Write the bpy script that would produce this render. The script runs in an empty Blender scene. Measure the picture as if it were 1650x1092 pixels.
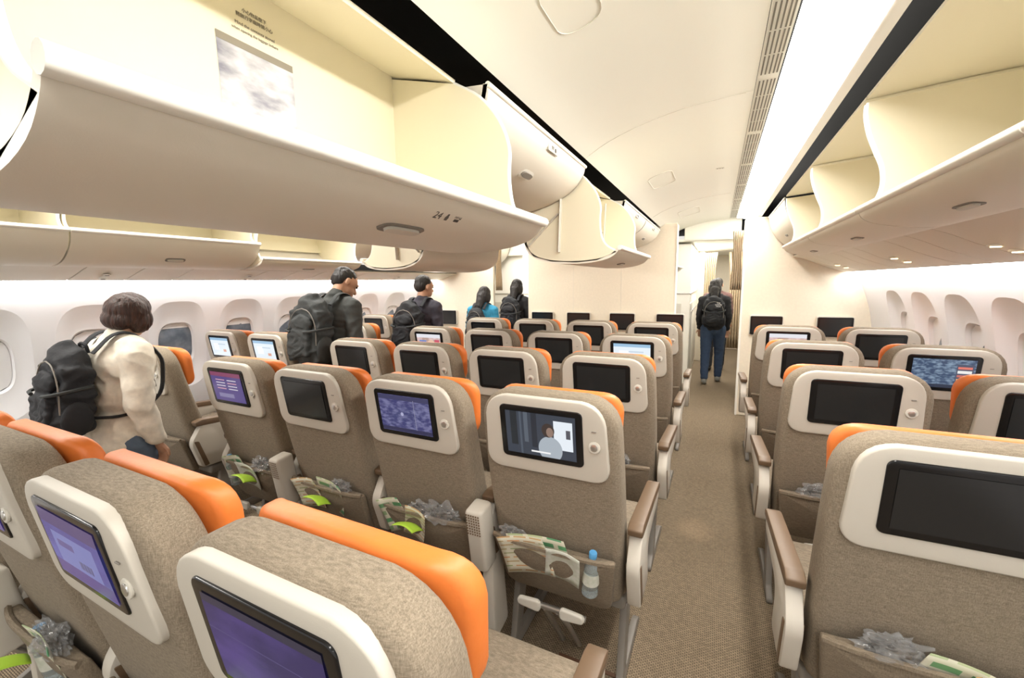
import bpy, bmesh, math, random
from mathutils import Vector, Matrix, noise
random.seed(7)
H=1.46
XC=-1.26
COL=bpy.context.scene.collection
SC=bpy.context.scene
# ------------------------------------------------------------------ materials
def nmat(name,color,rough=.5,metal=0.0,var=0.0,vscale=20,bump=0.0,bscale=200,trans=0,emit=None,estr=0,stretch=(1,1,1),alpha=1,color2=None,coat=0):
    m=bpy.data.materials.new(name); m.use_nodes=True
    nt=m.node_tree; N=nt.nodes; L=nt.links
    b=N['Principled BSDF']
    b.inputs['Base Color'].default_value=(*color,1)
    b.inputs['Roughness'].default_value=rough
    b.inputs['Metallic'].default_value=metal
    if coat: b.inputs['Coat Weight'].default_value=coat
    if trans: b.inputs['Transmission Weight'].default_value=trans
    if alpha<1: b.inputs['Alpha'].default_value=alpha
    if emit:
        b.inputs['Emission Color'].default_value=(*emit,1); b.inputs['Emission Strength'].default_value=estr
    tc=N.new('ShaderNodeTexCoord'); mp=N.new('ShaderNodeMapping'); L.new(tc.outputs['Object'],mp.inputs[0])
    mp.inputs['Scale'].default_value=stretch
    if var or color2:
        n=N.new('ShaderNodeTexNoise'); n.inputs['Scale'].default_value=vscale; n.inputs['Detail'].default_value=4
        L.new(mp.outputs[0],n.inputs['Vector'])
        r=N.new('ShaderNodeValToRGB'); L.new(n.outputs['Fac'],r.inputs[0])
        c2=color2 or tuple(min(1,c*(1+var)) for c in color); c1=color if color2 else tuple(c*(1-var) for c in color)
        r.color_ramp.elements[0].position=.35; r.color_ramp.elements[1].position=.65
        r.color_ramp.elements[0].color=(*c1,1); r.color_ramp.elements[1].color=(*c2,1)
        L.new(r.outputs[0],b.inputs['Base Color'])
    if bump:
        n=N.new('ShaderNodeTexNoise'); n.inputs['Scale'].default_value=bscale
        L.new(mp.outputs[0],n.inputs['Vector'])
        bp=N.new('ShaderNodeBump'); bp.inputs['Strength'].default_value=bump; bp.inputs['Distance'].default_value=.004
        L.new(n.outputs['Fac'],bp.inputs['Height']); L.new(bp.outputs[0],b.inputs['Normal'])
    return m

def fabric_mat(name,c1,c2,scale=700):
    m=bpy.data.materials.new(name); m.use_nodes=True
    nt=m.node_tree; N=nt.nodes; L=nt.links; b=N['Principled BSDF']; b.inputs['Roughness'].default_value=.95
    tc=N.new('ShaderNodeTexCoord')
    outs=[]
    for st in ((1,1,.10),(.10,.3,1)):
        mp=N.new('ShaderNodeMapping'); mp.inputs['Scale'].default_value=st; L.new(tc.outputs['Object'],mp.inputs[0])
        n=N.new('ShaderNodeTexNoise'); n.inputs['Scale'].default_value=scale; n.inputs['Detail'].default_value=2
        L.new(mp.outputs[0],n.inputs['Vector']); outs.append(n.outputs['Fac'])
    a=N.new('ShaderNodeMath'); a.operation='ADD'; L.new(outs[0],a.inputs[0]); L.new(outs[1],a.inputs[1])
    h=N.new('ShaderNodeMath'); h.operation='MULTIPLY'; h.inputs[1].default_value=.5; L.new(a.outputs[0],h.inputs[0])
    r=N.new('ShaderNodeValToRGB'); L.new(h.outputs[0],r.inputs[0])
    r.color_ramp.elements[0].position=.34; r.color_ramp.elements[1].position=.66
    r.color_ramp.elements[0].color=(*c1,1); r.color_ramp.elements[1].color=(*c2,1)
    L.new(r.outputs[0],b.inputs['Base Color'])
    bp=N.new('ShaderNodeBump'); bp.inputs['Strength'].default_value=.25; bp.inputs['Distance'].default_value=.0012
    L.new(h.outputs[0],bp.inputs['Height']); L.new(bp.outputs[0],b.inputs['Normal'])
    return m

def brick_mat(name,c1,c2,mo,w,hh,ms,rough=1,bump=0,mul=0,coord='Object',vec=None):
    m=bpy.data.materials.new(name); m.use_nodes=True
    nt=m.node_tree; N=nt.nodes; L=nt.links; b=N['Principled BSDF']; b.inputs['Roughness'].default_value=rough
    tc=N.new('ShaderNodeTexCoord'); src=tc.outputs[coord]
    if vec:
        sp=N.new('ShaderNodeSeparateXYZ'); cb=N.new('ShaderNodeCombineXYZ'); L.new(src,sp.inputs[0])
        L.new(sp.outputs[vec[0]],cb.inputs[0]); L.new(sp.outputs[vec[1]],cb.inputs[1]); src=cb.outputs[0]
    br=N.new('ShaderNodeTexBrick'); br.inputs['Scale'].default_value=1
    br.inputs['Brick Width'].default_value=w; br.inputs['Row Height'].default_value=hh
    br.inputs['Mortar Size'].default_value=ms; br.inputs['Bias'].default_value=-.1
    for k,c in (('Color1',c1),('Color2',c2),('Mortar',mo)): br.inputs[k].default_value=(*c,1)
    L.new(src,br.inputs['Vector'])
    out=br.outputs['Color']
    if mul:
        n=N.new('ShaderNodeTexNoise'); n.inputs['Scale'].default_value=60; L.new(tc.outputs['Object'],n.inputs['Vector'])
        mx=N.new('ShaderNodeMixRGB'); mx.blend_type='MULTIPLY'; mx.inputs[0].default_value=mul
        L.new(out,mx.inputs[1]); L.new(n.outputs['Fac'],mx.inputs[2]); out=mx.outputs[0]
    L.new(out,b.inputs['Base Color'])
    if bump:
        bp=N.new('ShaderNodeBump'); bp.inputs['Strength'].default_value=bump; bp.inputs['Distance'].default_value=.003
        L.new(br.outputs['Fac'],bp.inputs['Height']); bp.invert=True; L.new(bp.outputs[0],b.inputs['Normal'])
    return m

def screen_mat(name,base,feats,estr=1.0,noise_amt=None):
    m=bpy.data.materials.new(name); m.use_nodes=True
    nt=m.node_tree; N=nt.nodes; L=nt.links; b=N['Principled BSDF']; b.inputs['Roughness'].default_value=.2
    b.inputs['Base Color'].default_value=(.006,.006,.007,1)
    tc=N.new('ShaderNodeTexCoord'); sp=N.new('ShaderNodeSeparateXYZ'); L.new(tc.outputs['Generated'],sp.inputs[0])
    g=N.new('ShaderNodeRGB'); g.outputs[0].default_value=(*base,1); cur=g.outputs[0]
    def mixin(mask,col):
        nonlocal cur
        mx=N.new('ShaderNodeMixRGB'); L.new(mask,mx.inputs[0]); L.new(cur,mx.inputs[1]); mx.inputs[2].default_value=(*col,1); cur=mx.outputs[0]
    if noise_amt:
        sc,col=noise_amt
        n=N.new('ShaderNodeTexNoise'); n.inputs['Scale'].default_value=sc; n.inputs['Detail'].default_value=6; L.new(tc.outputs['Generated'],n.inputs['Vector'])
        r=N.new('ShaderNodeValToRGB'); r.color_ramp.elements[0].position=.42; r.color_ramp.elements[1].position=.66; L.new(n.outputs['Fac'],r.inputs[0]); mixin(r.outputs[0],col)
    def mth(op,a,bv):
        x=N.new('ShaderNodeMath'); x.operation=op
        for i,v in enumerate((a,bv)):
            if isinstance(v,(int,float)): x.inputs[i].default_value=v
            else: L.new(v,x.inputs[i])
        return x.outputs[0]
    for k,cx,cz,rx,rz,col in feats:
        if k=='r':
            ax=mth('LESS_THAN',mth('ABSOLUTE',mth('SUBTRACT',sp.outputs[0],cx),0),rx)
            az=mth('LESS_THAN',mth('ABSOLUTE',mth('SUBTRACT',sp.outputs[2],cz),0),rz)
            mixin(mth('MULTIPLY',ax,az),col)
        else:
            dx=mth('POWER',mth('ABSOLUTE',mth('DIVIDE',mth('SUBTRACT',sp.outputs[0],cx),rx),0),2)
            dz=mth('POWER',mth('ABSOLUTE',mth('DIVIDE',mth('SUBTRACT',sp.outputs[2],cz),rz),0),2)
            mixin(mth('LESS_THAN',mth('ADD',dx,dz),1),col)
    L.new(cur,b.inputs['Emission Color']); b.inputs['Emission Strength'].default_value=estr
    return m

M={}
M['fabric']=fabric_mat('seat_fabric',(.155,.122,.085),(.315,.258,.188))
M['pocketf']=fabric_mat('pocket_fabric',(.13,.10,.068),(.265,.212,.15))
M['orange']=nmat('orange_leather',(.76,.20,.038),.45,var=.05,vscale=8,bump=.2,bscale=60)
M['shell']=nmat('seat_shell_plastic',(.55,.51,.44),.5,bump=.05,bscale=500)
M['white']=nmat('white_plastic',(.60,.57,.50),.45)
M['bin']=nmat('bin_shell',(.76,.71,.61),.42,bump=.04,bscale=600)
M['bini']=nmat('bin_interior',(.82,.76,.58),.5)
M['lip']=nmat('bin_lip',(.87,.85,.78),.35)
M['ceil']=nmat('ceiling_panel',(.87,.855,.765),.5)
M['wall']=nmat('sidewall_panel',(.86,.855,.86),.5)
M['cream']=nmat('bulkhead_laminate',(.80,.725,.585),.55,var=.02,vscale=40)
M['dark']=nmat('void_black',(.012,.011,.01),.9)
M['black']=nmat('black_gloss',(.006,.006,.007),.18)
M['gray']=nmat('seat_frame_gray',(.20,.18,.155),.5)
M['slot']=nmat('vent_slot_dark',(.20,.185,.15),.8)
M['line']=nmat('panel_seam',(.70,.67,.58),.6)
M['brown']=nmat('brown_plastic',(.15,.095,.055),.45)
M['chrome']=nmat('brushed_metal',(.62,.61,.59),.28,metal=.9)
M['carpet']=brick_mat('carpet',(.40,.305,.195),(.27,.205,.13),(.09,.065,.042),.015,.0065,.0014,1,.4,.3)
M['seam']=nmat('floor_strip',(.12,.055,.028),.7)
M['curtain']=nmat('curtain_cloth',(.50,.40,.27),.9,var=.1,vscale=60)
M['glow']=nmat('cove_lamp',(1,1,1),.5,emit=(1,.98,.93),estr=8.5)
M['glow2']=nmat('sidewall_lamp',(1,1,1),.5,emit=(1,.985,.985),estr=20)
M['warm']=nmat('reading_lamp',(1,.9,.7),.5,emit=(1,.75,.4),estr=6)
M['pane']=nmat('window_pane',(.12,.15,.19),.15,color2=(.26,.30,.35),vscale=9)
M['skin']=nmat('skin',(.50,.28,.18),.55)
M['hair']=nmat('hair',(.012,.009,.008),.6,bump=1.0,bscale=160,stretch=(1,1,.10))
M['hairb']=nmat('hair_brown',(.020,.008,.005),.55,bump=1.0,bscale=160,stretch=(1,1,.10),color2=(.055,.020,.012),vscale=120)
M['pack']=nmat('backpack_nylon',(.010,.011,.014),.75,bump=.5,bscale=60)
M['packg']=nmat('backpack_nylon_grey',(.030,.034,.034),.75,bump=.5,bscale=60)
M['bag']=nmat('clear_plastic_bag',(.40,.40,.40),.10,bump=.9,bscale=28,alpha=.30)
M['bagin']=nmat('headset_black',(.025,.023,.022),.5,color2=(.16,.14,.12),vscale=40)
M['bottle']=nmat('bottle_plastic',(.75,.88,.92),.1,trans=.75)
M['blue']=nmat('blue_cap',(.10,.35,.65),.4)
M['paper']=nmat('paper',(.64,.64,.58),.7,color2=(.52,.55,.45),vscale=60)
M['lime']=nmat('lime_paper',(.42,.66,.05),.6)
M['mag']=brick_mat('leaflet_print',(.10,.30,.14),(.50,.52,.30),(.62,.60,.48),.07,.035,.009,.4,coord='Object',vec=(0,2))
M['mag2']=brick_mat('leaflet_print_orange',(.60,.30,.12),(.25,.40,.20),(.68,.65,.52),.06,.018,.007,.4,coord='Object',vec=(0,2))
M['greencloth']=nmat('green_cloth',(.24,.38,.22),.9,var=.2,vscale=20)
M['ink']=nmat('ink',(.09,.08,.07),.6)
M['inks']=nmat('ink_soft',(.26,.23,.18),.6)
M['inkw']=nmat('ink_white',(.85,.85,.85),.6)
M['poster']=nmat('sticker_photo',(.66,.66,.70),.3,color2=(.20,.20,.25),vscale=3.0,stretch=(1,4,9))
# screens
S={}
S['off']=screen_mat('screen_off',(.012,.012,.011),[],.8)
S['movie']=screen_mat('screen_movie',(.045,.055,.075),[('r',.12,.6,.05,.4,(.02,.025,.03)),('r',.3,.65,.03,.35,(.10,.12,.15)),('r',.42,.6,.04,.4,(.025,.03,.04)),('r',.22,.5,.015,.5,(.08,.1,.13)),('r',.83,.55,.13,.33,(.80,.86,.92)),('r',.9,.6,.03,.1,(.1,.1,.12)),('e',.64,.2,.17,.3,(.40,.45,.50)),('e',.62,.64,.09,.16,(.05,.035,.03)),('e',.645,.60,.05,.11,(.28,.19,.15)),('r',.5,.1,.14,.02,(.9,.9,.9))],1.0)
S['map']=screen_mat('screen_map',(.05,.05,.16),[('r',.5,.06,.5,.05,(.03,.03,.08)),('r',.5,.93,.5,.06,(.05,.05,.12)),('r',.7,.5,.004,.4,(.3,.3,.4)),('e',.45,.5,.03,.05,(.4,.4,.6))],1.0,(9,(.18,.18,.34)))
S['ui']=screen_mat('screen_menu',(.085,.06,.22),[('r',.5,.93,.5,.07,(.22,.05,.12))]+[('r',.30+.38*(i%2),.74-.10*(i//2),.15,.016,(.62,.60,.66) if i%3 else (.62,.35,.42)) for i in range(8)]+[('r',.4,.2,.25,.07,(.22,.20,.36))],1.0)
S['purple']=screen_mat('screen_purple',(.022,.016,.10),[('r',.5,.955,.5,.045,(.02,.02,.05)),('r',.5,.62,.5,.006,(.06,.05,.18))],1.0,(1.4,(.060,.038,.20)))
S['list']=screen_mat('screen_card',(.05,.05,.26),[('r',.5,.9,.5,.1,(.05,.035,.16)),('r',.5,.45,.36,.26,(.13,.16,.42)),('r',.35,.55,.14,.05,(.08,.07,.25)),('r',.5,.12,.5,.10,(.06,.04,.22))]+[('r',.52+.028*i,.34,.006+.004*(i%2),.06,(.03,.03,.10)) for i in range(8)],1.0,(2,(.08,.09,.36)))
S['bright']=screen_mat('screen_bright',(.82,.90,.96),[('r',.5,.93,.5,.07,(.35,.55,.75)),('r',.3,.5,.15,.2,(.95,.97,1)),('r',.72,.30,.08,.07,(.75,.40,.30)),('r',.62,.65,.2,.03,(.6,.7,.8))],1.0)
S['maplive']=screen_mat('screen_flight',(.05,.08,.15),[('r',.84,.5,.13,.34,(.08,.09,.14)),('r',.84,.72,.11,.04,(.75,.20,.15)),('r',.84,.58,.11,.05,(.85,.84,.82)),('r',.84,.44,.11,.04,(.55,.16,.14)),('r',.84,.30,.11,.04,(.85,.52,.22)),('r',.5,.06,.5,.06,(.03,.04,.07))],1.0,(11,(.24,.33,.44)))
S['colour']=screen_mat('screen_show',(.5,.35,.3),[('r',.5,.9,.5,.1,(.8,.8,.85)),('r',.25,.4,.15,.25,(.15,.25,.6)),('e',.6,.45,.15,.25,(.8,.55,.4)),('r',.85,.4,.1,.3,(.6,.1,.15))],1.0,(6,(.8,.6,.6)))

# ------------------------------------------------------------------ mesh helpers
def add(name,verts,faces,mat,parent=None,smooth=True,loc=None,angle=38,kind=None):
    me=bpy.data.meshes.new(name); me.from_pydata([tuple(v) for v in verts],[],faces); 
    bm=bmesh.new(); bm.from_mesh(me); bmesh.ops.recalc_face_normals(bm,faces=bm.faces); bm.to_mesh(me); bm.free()
    return addm(name,me,mat,parent,smooth,loc,angle,kind)
def addm(name,me,mat,parent=None,smooth=True,loc=None,angle=38,kind=None):
    if mat: 
        me.materials.clear(); me.materials.append(mat)
    if smooth:
        me.polygons.foreach_set('use_smooth',[True]*len(me.polygons)); me.set_sharp_from_angle(angle=math.radians(angle))
    o=bpy.data.objects.new(name,me); COL.objects.link(o)
    if loc: o.location=loc
    if parent: o.parent=parent
    if kind: o['kind']=kind
    return o
def empty(name,loc,label,cat,group=None):
    o=bpy.data.objects.new(name,None); o.empty_display_size=.1; o.location=loc; COL.objects.link(o)
    o['label']=label; o['category']=cat
    if group: o['group']=group
    return o
def tag(o,label,cat,group=None):
    o['label']=label; o['category']=cat
    if group: o['group']=group
    return o
def fillet(pts,rad,n=6):
    out=[]; k=len(pts)
    for i in range(k):
        p=Vector(pts[i]); a=Vector(pts[i-1]); b=Vector(pts[(i+1)%k]); r=rad[i]
        if r<=0: out.append(tuple(p)); continue
        pa=p+(a-p).normalized()*min(r,(a-p).length*.48); pb=p+(b-p).normalized()*min(r,(b-p).length*.48)
        for j in range(n+1):
            t2=j/n
            out.append(tuple((1-t2)**2*pa+2*t2*(1-t2)*(p*.82+(pa+pb)*.09)+t2**2*pb))
    return out
def inset(poly,d):
    k=len(poly); out=[]
    area=sum(poly[i][0]*poly[(i+1)%k][1]-poly[(i+1)%k][0]*poly[i][1] for i in range(k))
    s=1 if area>0 else -1
    for i in range(k):
        a=Vector(poly[i-1]); b=Vector(poly[(i+1)%k]); t=(b-a)
        if t.length<1e-9: t=Vector((1,0))
        t.normalize(); n=Vector((-t.y,t.x))*s
        out.append((poly[i][0]+n.x*d,poly[i][1]+n.y*d))
    return out
def pillow(name,outline,y0,depth,bev,mat,parent=None,bend=None,crown=0,crownf=0,nb=4,loc=None):
    rings=[]
    for i in range(nb+1):
        a=i/nb*math.pi/2; rings.append((bev*(1-math.sin(a)),bev*(1-math.cos(a))))
    full=[(ins,y) for ins,y in rings]+[(ins,depth-y) for ins,y in reversed(rings)]
    loops=[]
    base=inset(outline,bev); cx=sum(p[0] for p in base)/len(base); cz=sum(p[1] for p in base)/len(base)
    def scaled(s,y,cr): return [(cx+(p[0]-cx)*s,y-cr*(1-s*s),cz+(p[1]-cz)*s) for p in base]
    SS=(.25,.5,.75,.9)
    for s in SS: loops.append(scaled(s,0,crown))
    for ins,y in full: loops.append([(p[0],y,p[1]) for p in inset(outline,ins)])
    for s in reversed(SS): loops.append(scaled(s,depth,-crownf))
    k=len(outline); V=[]; F=[]
    for l in loops: V+=l
    for j in range(len(loops)-1):
        for i in range(k):
            F.append((j*k+i,j*k+(i+1)%k,(j+1)*k+(i+1)%k,(j+1)*k+i))
    V.append((cx,-crown,cz)); c0=len(V)-1; V.append((cx,depth+crownf,cz)); c1=len(V)-1
    for i in range(k):
        F.append((c0,(i+1)%k,i)); b=(len(loops)-1)*k; F.append((c1,b+i,b+(i+1)%k))
    V=[(x,y+y0,z) for x,y,z in V]
    if bend: V=[bend(*v) for v in V]
    return add(name,V,F,mat,parent,loc=loc,angle=60)
def prism(name,prof,a0,a1,mat,parent=None,axis='y',bev=0,loc=None,smooth=True,kind=None):
    k=len(prof)
    def P(p,a): return (p[0],a,p[1]) if axis=='y' else ((a,p[0],p[1]) if axis=='x' else (p[0],p[1],a))
    if bev:
        sg=(a1-a0)/abs(a1-a0)
        rings=[(bev,a0),(bev*.3,a0+sg*bev*.3),(0,a0+sg*bev),(0,a1-sg*bev),(bev*.3,a1-sg*bev*.3),(bev,a1)]
    else: rings=[(0,a0),(0,a1)]
    V=[];F=[]
    for ins,a in rings:
        V+=[P(p,a) for p in (inset(prof,ins) if ins else prof)]
    for j in range(len(rings)-1):
        for i in range(k): F.append((j*k+i,j*k+(i+1)%k,(j+1)*k+(i+1)%k,(j+1)*k+i))
    F.append(tuple(range(k))); b=(len(rings)-1)*k; F.append(tuple(range(b+k-1,b-1,-1)))
    return add(name,V,F,mat,parent,loc=loc,smooth=smooth,kind=kind)
def smoothline(pts,n=4):
    out=[]
    P=[Vector(p) for p in pts]; P=[P[0]*2-P[1]]+P+[P[-1]*2-P[-2]]
    for i in range(1,len(P)-2):
        for j in range(n):
            t=j/n
            out.append(tuple(.5*((2*P[i])+(P[i+1]-P[i-1])*t+(2*P[i-1]-5*P[i]+4*P[i+1]-P[i+2])*t*t+(3*P[i]-P[i-1]-3*P[i+1]+P[i+2])*t**3)))
    out.append(tuple(pts[-1])); return out
def sheet(name,pts,y0,y1,th,mat,parent=None,kind=None,fx=None):
    k=len(pts); up=[]
    for i in range(k):
        a=Vector(pts[max(0,i-1)]); b=Vector(pts[min(k-1,i+1)]); t=(b-a).normalized(); n=Vector((-t.y,t.x))
        up.append((pts[i][0]+n.x*th,pts[i][1]+n.y*th))
    f=fx or (lambda x:x)
    V=[];F=[]
    for y in (y0,y1):
        V+=[(f(p[0]),y,p[1]) for p in pts]+[(f(p[0]),y,p[1]) for p in up]
    o=2*k
    for i in range(k-1):
        F+=[(i,i+1,o+i+1,o+i),(k+i,o+k+i,o+k+i+1,k+i+1),(i,k+i,k+i+1,i+1),(o+i,o+i+1,o+k+i+1,o+k+i)]
    F+=[(0,o,o+k,k),(k-1,2*k-1,o+2*k-1,o+k-1)]
    return add(name,V,F,mat,parent,kind=kind)
def rbox(name,c,s,bev,mat,parent=None,seg=3,rot=None,kind=None):
    bm=bmesh.new(); bmesh.ops.create_cube(bm,size=1)
    for v in bm.verts: v.co=Vector((v.co.x*s[0],v.co.y*s[1],v.co.z*s[2]))
    if bev: bmesh.ops.bevel(bm,geom=bm.edges[:],offset=bev,segments=seg,affect='EDGES',profile=.5)
    if rot: bmesh.ops.transform(bm,matrix=rot.to_4x4(),verts=bm.verts)
    bmesh.ops.translate(bm,vec=c,verts=bm.verts)
    me=bpy.data.meshes.new(name); bm.to_mesh(me); bm.free()
    return addm(name,me,mat,parent,kind=kind)
def tube(name,pts,r,mat,parent=None,n=8,flat=1.0,xf=None):
    P=[Vector(p) for p in pts]; V=[];F=[]; k=len(P)
    up=Vector((0,0,1)); pn=None
    for i,p in enumerate(P):
        t=(P[min(k-1,i+1)]-P[max(0,i-1)]).normalized()
        if pn is None:
            a=up if abs(t.dot(up))<.9 else Vector((1,0,0)); nn=(a-t*a.dot(t)).normalized()
        else: nn=(pn-t*pn.dot(t)).normalized()
        pn=nn; bb=t.cross(nn); rr=r[i] if isinstance(r,(list,tuple)) else r
        for j in range(n):
            a=j/n*2*math.pi; V.append(p+nn*math.cos(a)*rr*flat+bb*math.sin(a)*rr)
    for i in range(k-1):
        for j in range(n): F.append((i*n+j,i*n+(j+1)%n,(i+1)*n+(j+1)%n,(i+1)*n+j))
    F.append(tuple(range(n))); F.append(tuple((k-1)*n+j for j in range(n)))
    if xf: V=[xf@v for v in V]
    return add(name,V,F,mat,parent,angle=50)
def disc(name,c,r,th,mat,parent=None,n=24,axis='y',ry=None):
    pr=[(math.cos(i/n*2*math.pi)*r,math.sin(i/n*2*math.pi)*(ry or r)) for i in range(n)]
    bv=min(abs(th),r)*.3
    if axis=='y': pr=[(c[0]+p[0],c[2]+p[1]) for p in pr]; return prism(name,pr,c[1],c[1]+th,mat,parent,'y',bev=bv)
    if axis=='x': pr=[(c[1]+p[0],c[2]+p[1]) for p in pr]; return prism(name,pr,c[0],c[0]+th,mat,parent,'x',bev=bv)
    pr=[(c[0]+p[0],c[1]+p[1]) for p in pr]; return prism(name,pr,c[2],c[2]+th,mat,parent,'z',bev=bv)
def lathe(name,prof,mat,parent=None,n=24,loc=None):
    V=[];F=[];k=len(prof)
    for r,z in prof:
        for j in range(n): a=j/n*2*math.pi; V.append((r*math.cos(a),r*math.sin(a),z))
    for i in range(k-1):
        for j in range(n): F.append((i*n+j,i*n+(j+1)%n,(i+1)*n+(j+1)%n,(i+1)*n+j))
    F.append(tuple(range(n))); F.append(tuple((k-1)*n+j for j in range(n)))
    return add(name,V,F,mat,parent,loc=loc)
def text(name,s,size,mtx,mat,parent=None):
    c=bpy.data.curves.new(name,'FONT'); c.body=s; c.size=size; c.align_x='CENTER'; c.align_y='CENTER'; c.extrude=.0004
    t=bpy.data.objects.new('tmp',c); COL.objects.link(t)
    dg=bpy.context.evaluated_depsgraph_get(); me=bpy.data.meshes.new_from_object(t.evaluated_get(dg))
    bpy.data.objects.remove(t); me.transform(mtx)
    return addm(name,me,mat,parent,smooth=False)
def frame(origin,xa,ya):
    xa=Vector(xa).normalized(); ya=Vector(ya); ya=(ya-xa*ya.dot(xa)).normalized(); za=xa.cross(ya)
    return Matrix(((xa.x,ya.x,za.x,origin[0]),(xa.y,ya.y,za.y,origin[1]),(xa.z,ya.z,za.z,origin[2]),(0,0,0,1)))
def copy_tree(root,loc,rot=0):
    r=root.copy(); COL.objects.link(r); r.location=loc; r.rotation_euler=(0,0,rot)
    def rec(src,dst):
        for c in src.children:
            n=c.copy(); COL.objects.link(n); n.parent=dst; rec(c,n)
    rec(root,r); return r

# ------------------------------------------------------------------ room shell
FX=lambda x:2*XC-x
ident=lambda x:x
Y0,Y1=-1.6,10.0
XR=1.42; XL=FX(XR)
o=add('floor',[(XL,Y0,0),(XR,Y0,0),(XR,Y1,0),(XL,Y1,0),(XL,Y0,-.04),(XR,Y0,-.04),(XR,Y1,-.04),(XL,Y1,-.04)],[(0,1,2,3),(4,5,6,7),(0,1,5,4),(1,2,6,5),(2,3,7,6),(3,0,4,7)],M['carpet'],smooth=False,kind='structure')
def wx(z):
    d=z-.85
    return 1.335-(.38*d*d if d>0 else .10*d*d)
WINS=[]
def build_wall(name,fx,ycs,openw,dk=1.0):
    V=[];F=[]
    def P(y,z,off=0): V.append((fx(wx(z)+off),y,z)); return len(V)-1
    zb,zt=.62,1.40; hw=.25
    ya=ycs[0]-hw; yb=ycs[-1]+hw
    def strip(y0,y1,z0,z1,nz):
        prev=None
        for i in range(nz+1):
            z=z0+(z1-z0)*i/nz; a=P(y0,z); b=P(y1,z)
            if prev: F.append((prev[0],prev[1],b,a))
            prev=(a,b)
    strip(Y0,Y1,0,zb,5); strip(Y0,Y1,zt,1.52,3); strip(Y0,ya,zb,zt,8); strip(yb,Y1,zb,zt,8)
    N=40
    for wi,yc in enumerate(ycs):
        zc=(zb+zt)/2; loops=[]
        def sup(a,b,e,t):
            c,s=math.cos(t),math.sin(t); return (math.copysign(abs(c)**e,c)*a,math.copysign(abs(s)**e,s)*b)
        rect=[];outer=[]
        for j in range(N):
            t=j/N*2*math.pi; c,s=math.cos(t),math.sin(t); m=max(abs(c),abs(s)); rect.append((c/m*hw,s/m*(zt-zb)/2)); outer.append(sup(.200,.345,.62,t))
        mid=[((r[0]+q[0])/2,(r[1]+q[1])/2) for r,q in zip(rect,outer)]
        for L in (rect,mid,outer): loops.append([P(yc+q[0],zc+q[1]) for q in L])
        for a,b in zip(loops,loops[1:]):
            for j in range(N): F.append((a[j],a[(j+1)%N],b[(j+1)%N],b[j]))
        WV=[];WF=[]
        rings=[(.200,.345,zc,0,.62),(.190,.33,zc,.005*dk,.62),(.158,.26,zc,.022*dk,.62),(.135,.195,zc,.032*dk,.64),(.126,.178,zc,.031*dk,.64),(.116,.165,zc,.050*dk,.66)]
        for a,b,z0,off,e in rings:
            for j in range(N):
                q=sup(a,b,e,j/N*2*math.pi); zz=z0+q[1]; WV.append((fx(wx(zz)+off),yc+q[0],zz))
        for r in range(len(rings)-1):
            for j in range(N): WF.append((r*N+j,r*N+(j+1)%N,(r+1)*N+(j+1)%N,(r+1)*N+j))
        w=add('window_%d'%(len(WINS)+1),WV,WF,M['wall'],kind='structure'); WINS.append(w)
        PV=[]
        for j in range(N):
            q=sup(.117,.166,.66,j/N*2*math.pi); zz=zc+q[1]; PV.append((fx(wx(zz)+.050*dk-.001),yc+q[0],zz))
        add('window_pane',PV,[tuple(range(N))],M['pane'],w,smooth=False)
        fr=openw.get(wi,1.0)
        SV=[];SF=[];n=12
        zt2=zc+.164; zb2=zt2-.328*fr
        for i in range(n+1):
            z=zt2+(zb2-zt2)*i/n; hwid=.116*max(0,1-(abs(z-zc)/.166)**3)**.33 if abs(z-zc)<.166 else 0
            SV+=[(fx(wx(z)+.050*dk-.005),yc-hwid,z),(fx(wx(z)+.050*dk-.005),yc+hwid,z)]
            if i: SF.append((2*i-2,2*i-1,2*i+1,2*i))
        add('window_shade',SV,SF,M['wall'],w)
    return add(name,V,F,M['wall'],kind='structure',angle=50)
build_wall('wall_left',FX,[.34+.5*i for i in range(9)],{3:.10,4:.15},1.0)
build_wall('wall_right',ident,[1.84+.5*i for i in range(6)],{},1.5)
sheet('ceiling_void_liner',[(XR+.02,1.3),(XR+.02,2.42),(XL-.02,2.42),(XL-.02,1.3)],Y0,Y1,.02,M['dark'],kind='structure')  # near-black liner added above the panels: stops world light, keeps the gaps dark
cprof=smoothline([(-.60,.585),(-.50,.64),(-.36,.69),(-.18,.73),(0,.748),(.098,.752)],4)
cprof=[(x,z+H) for x,z in cprof]
tn=0
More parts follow.
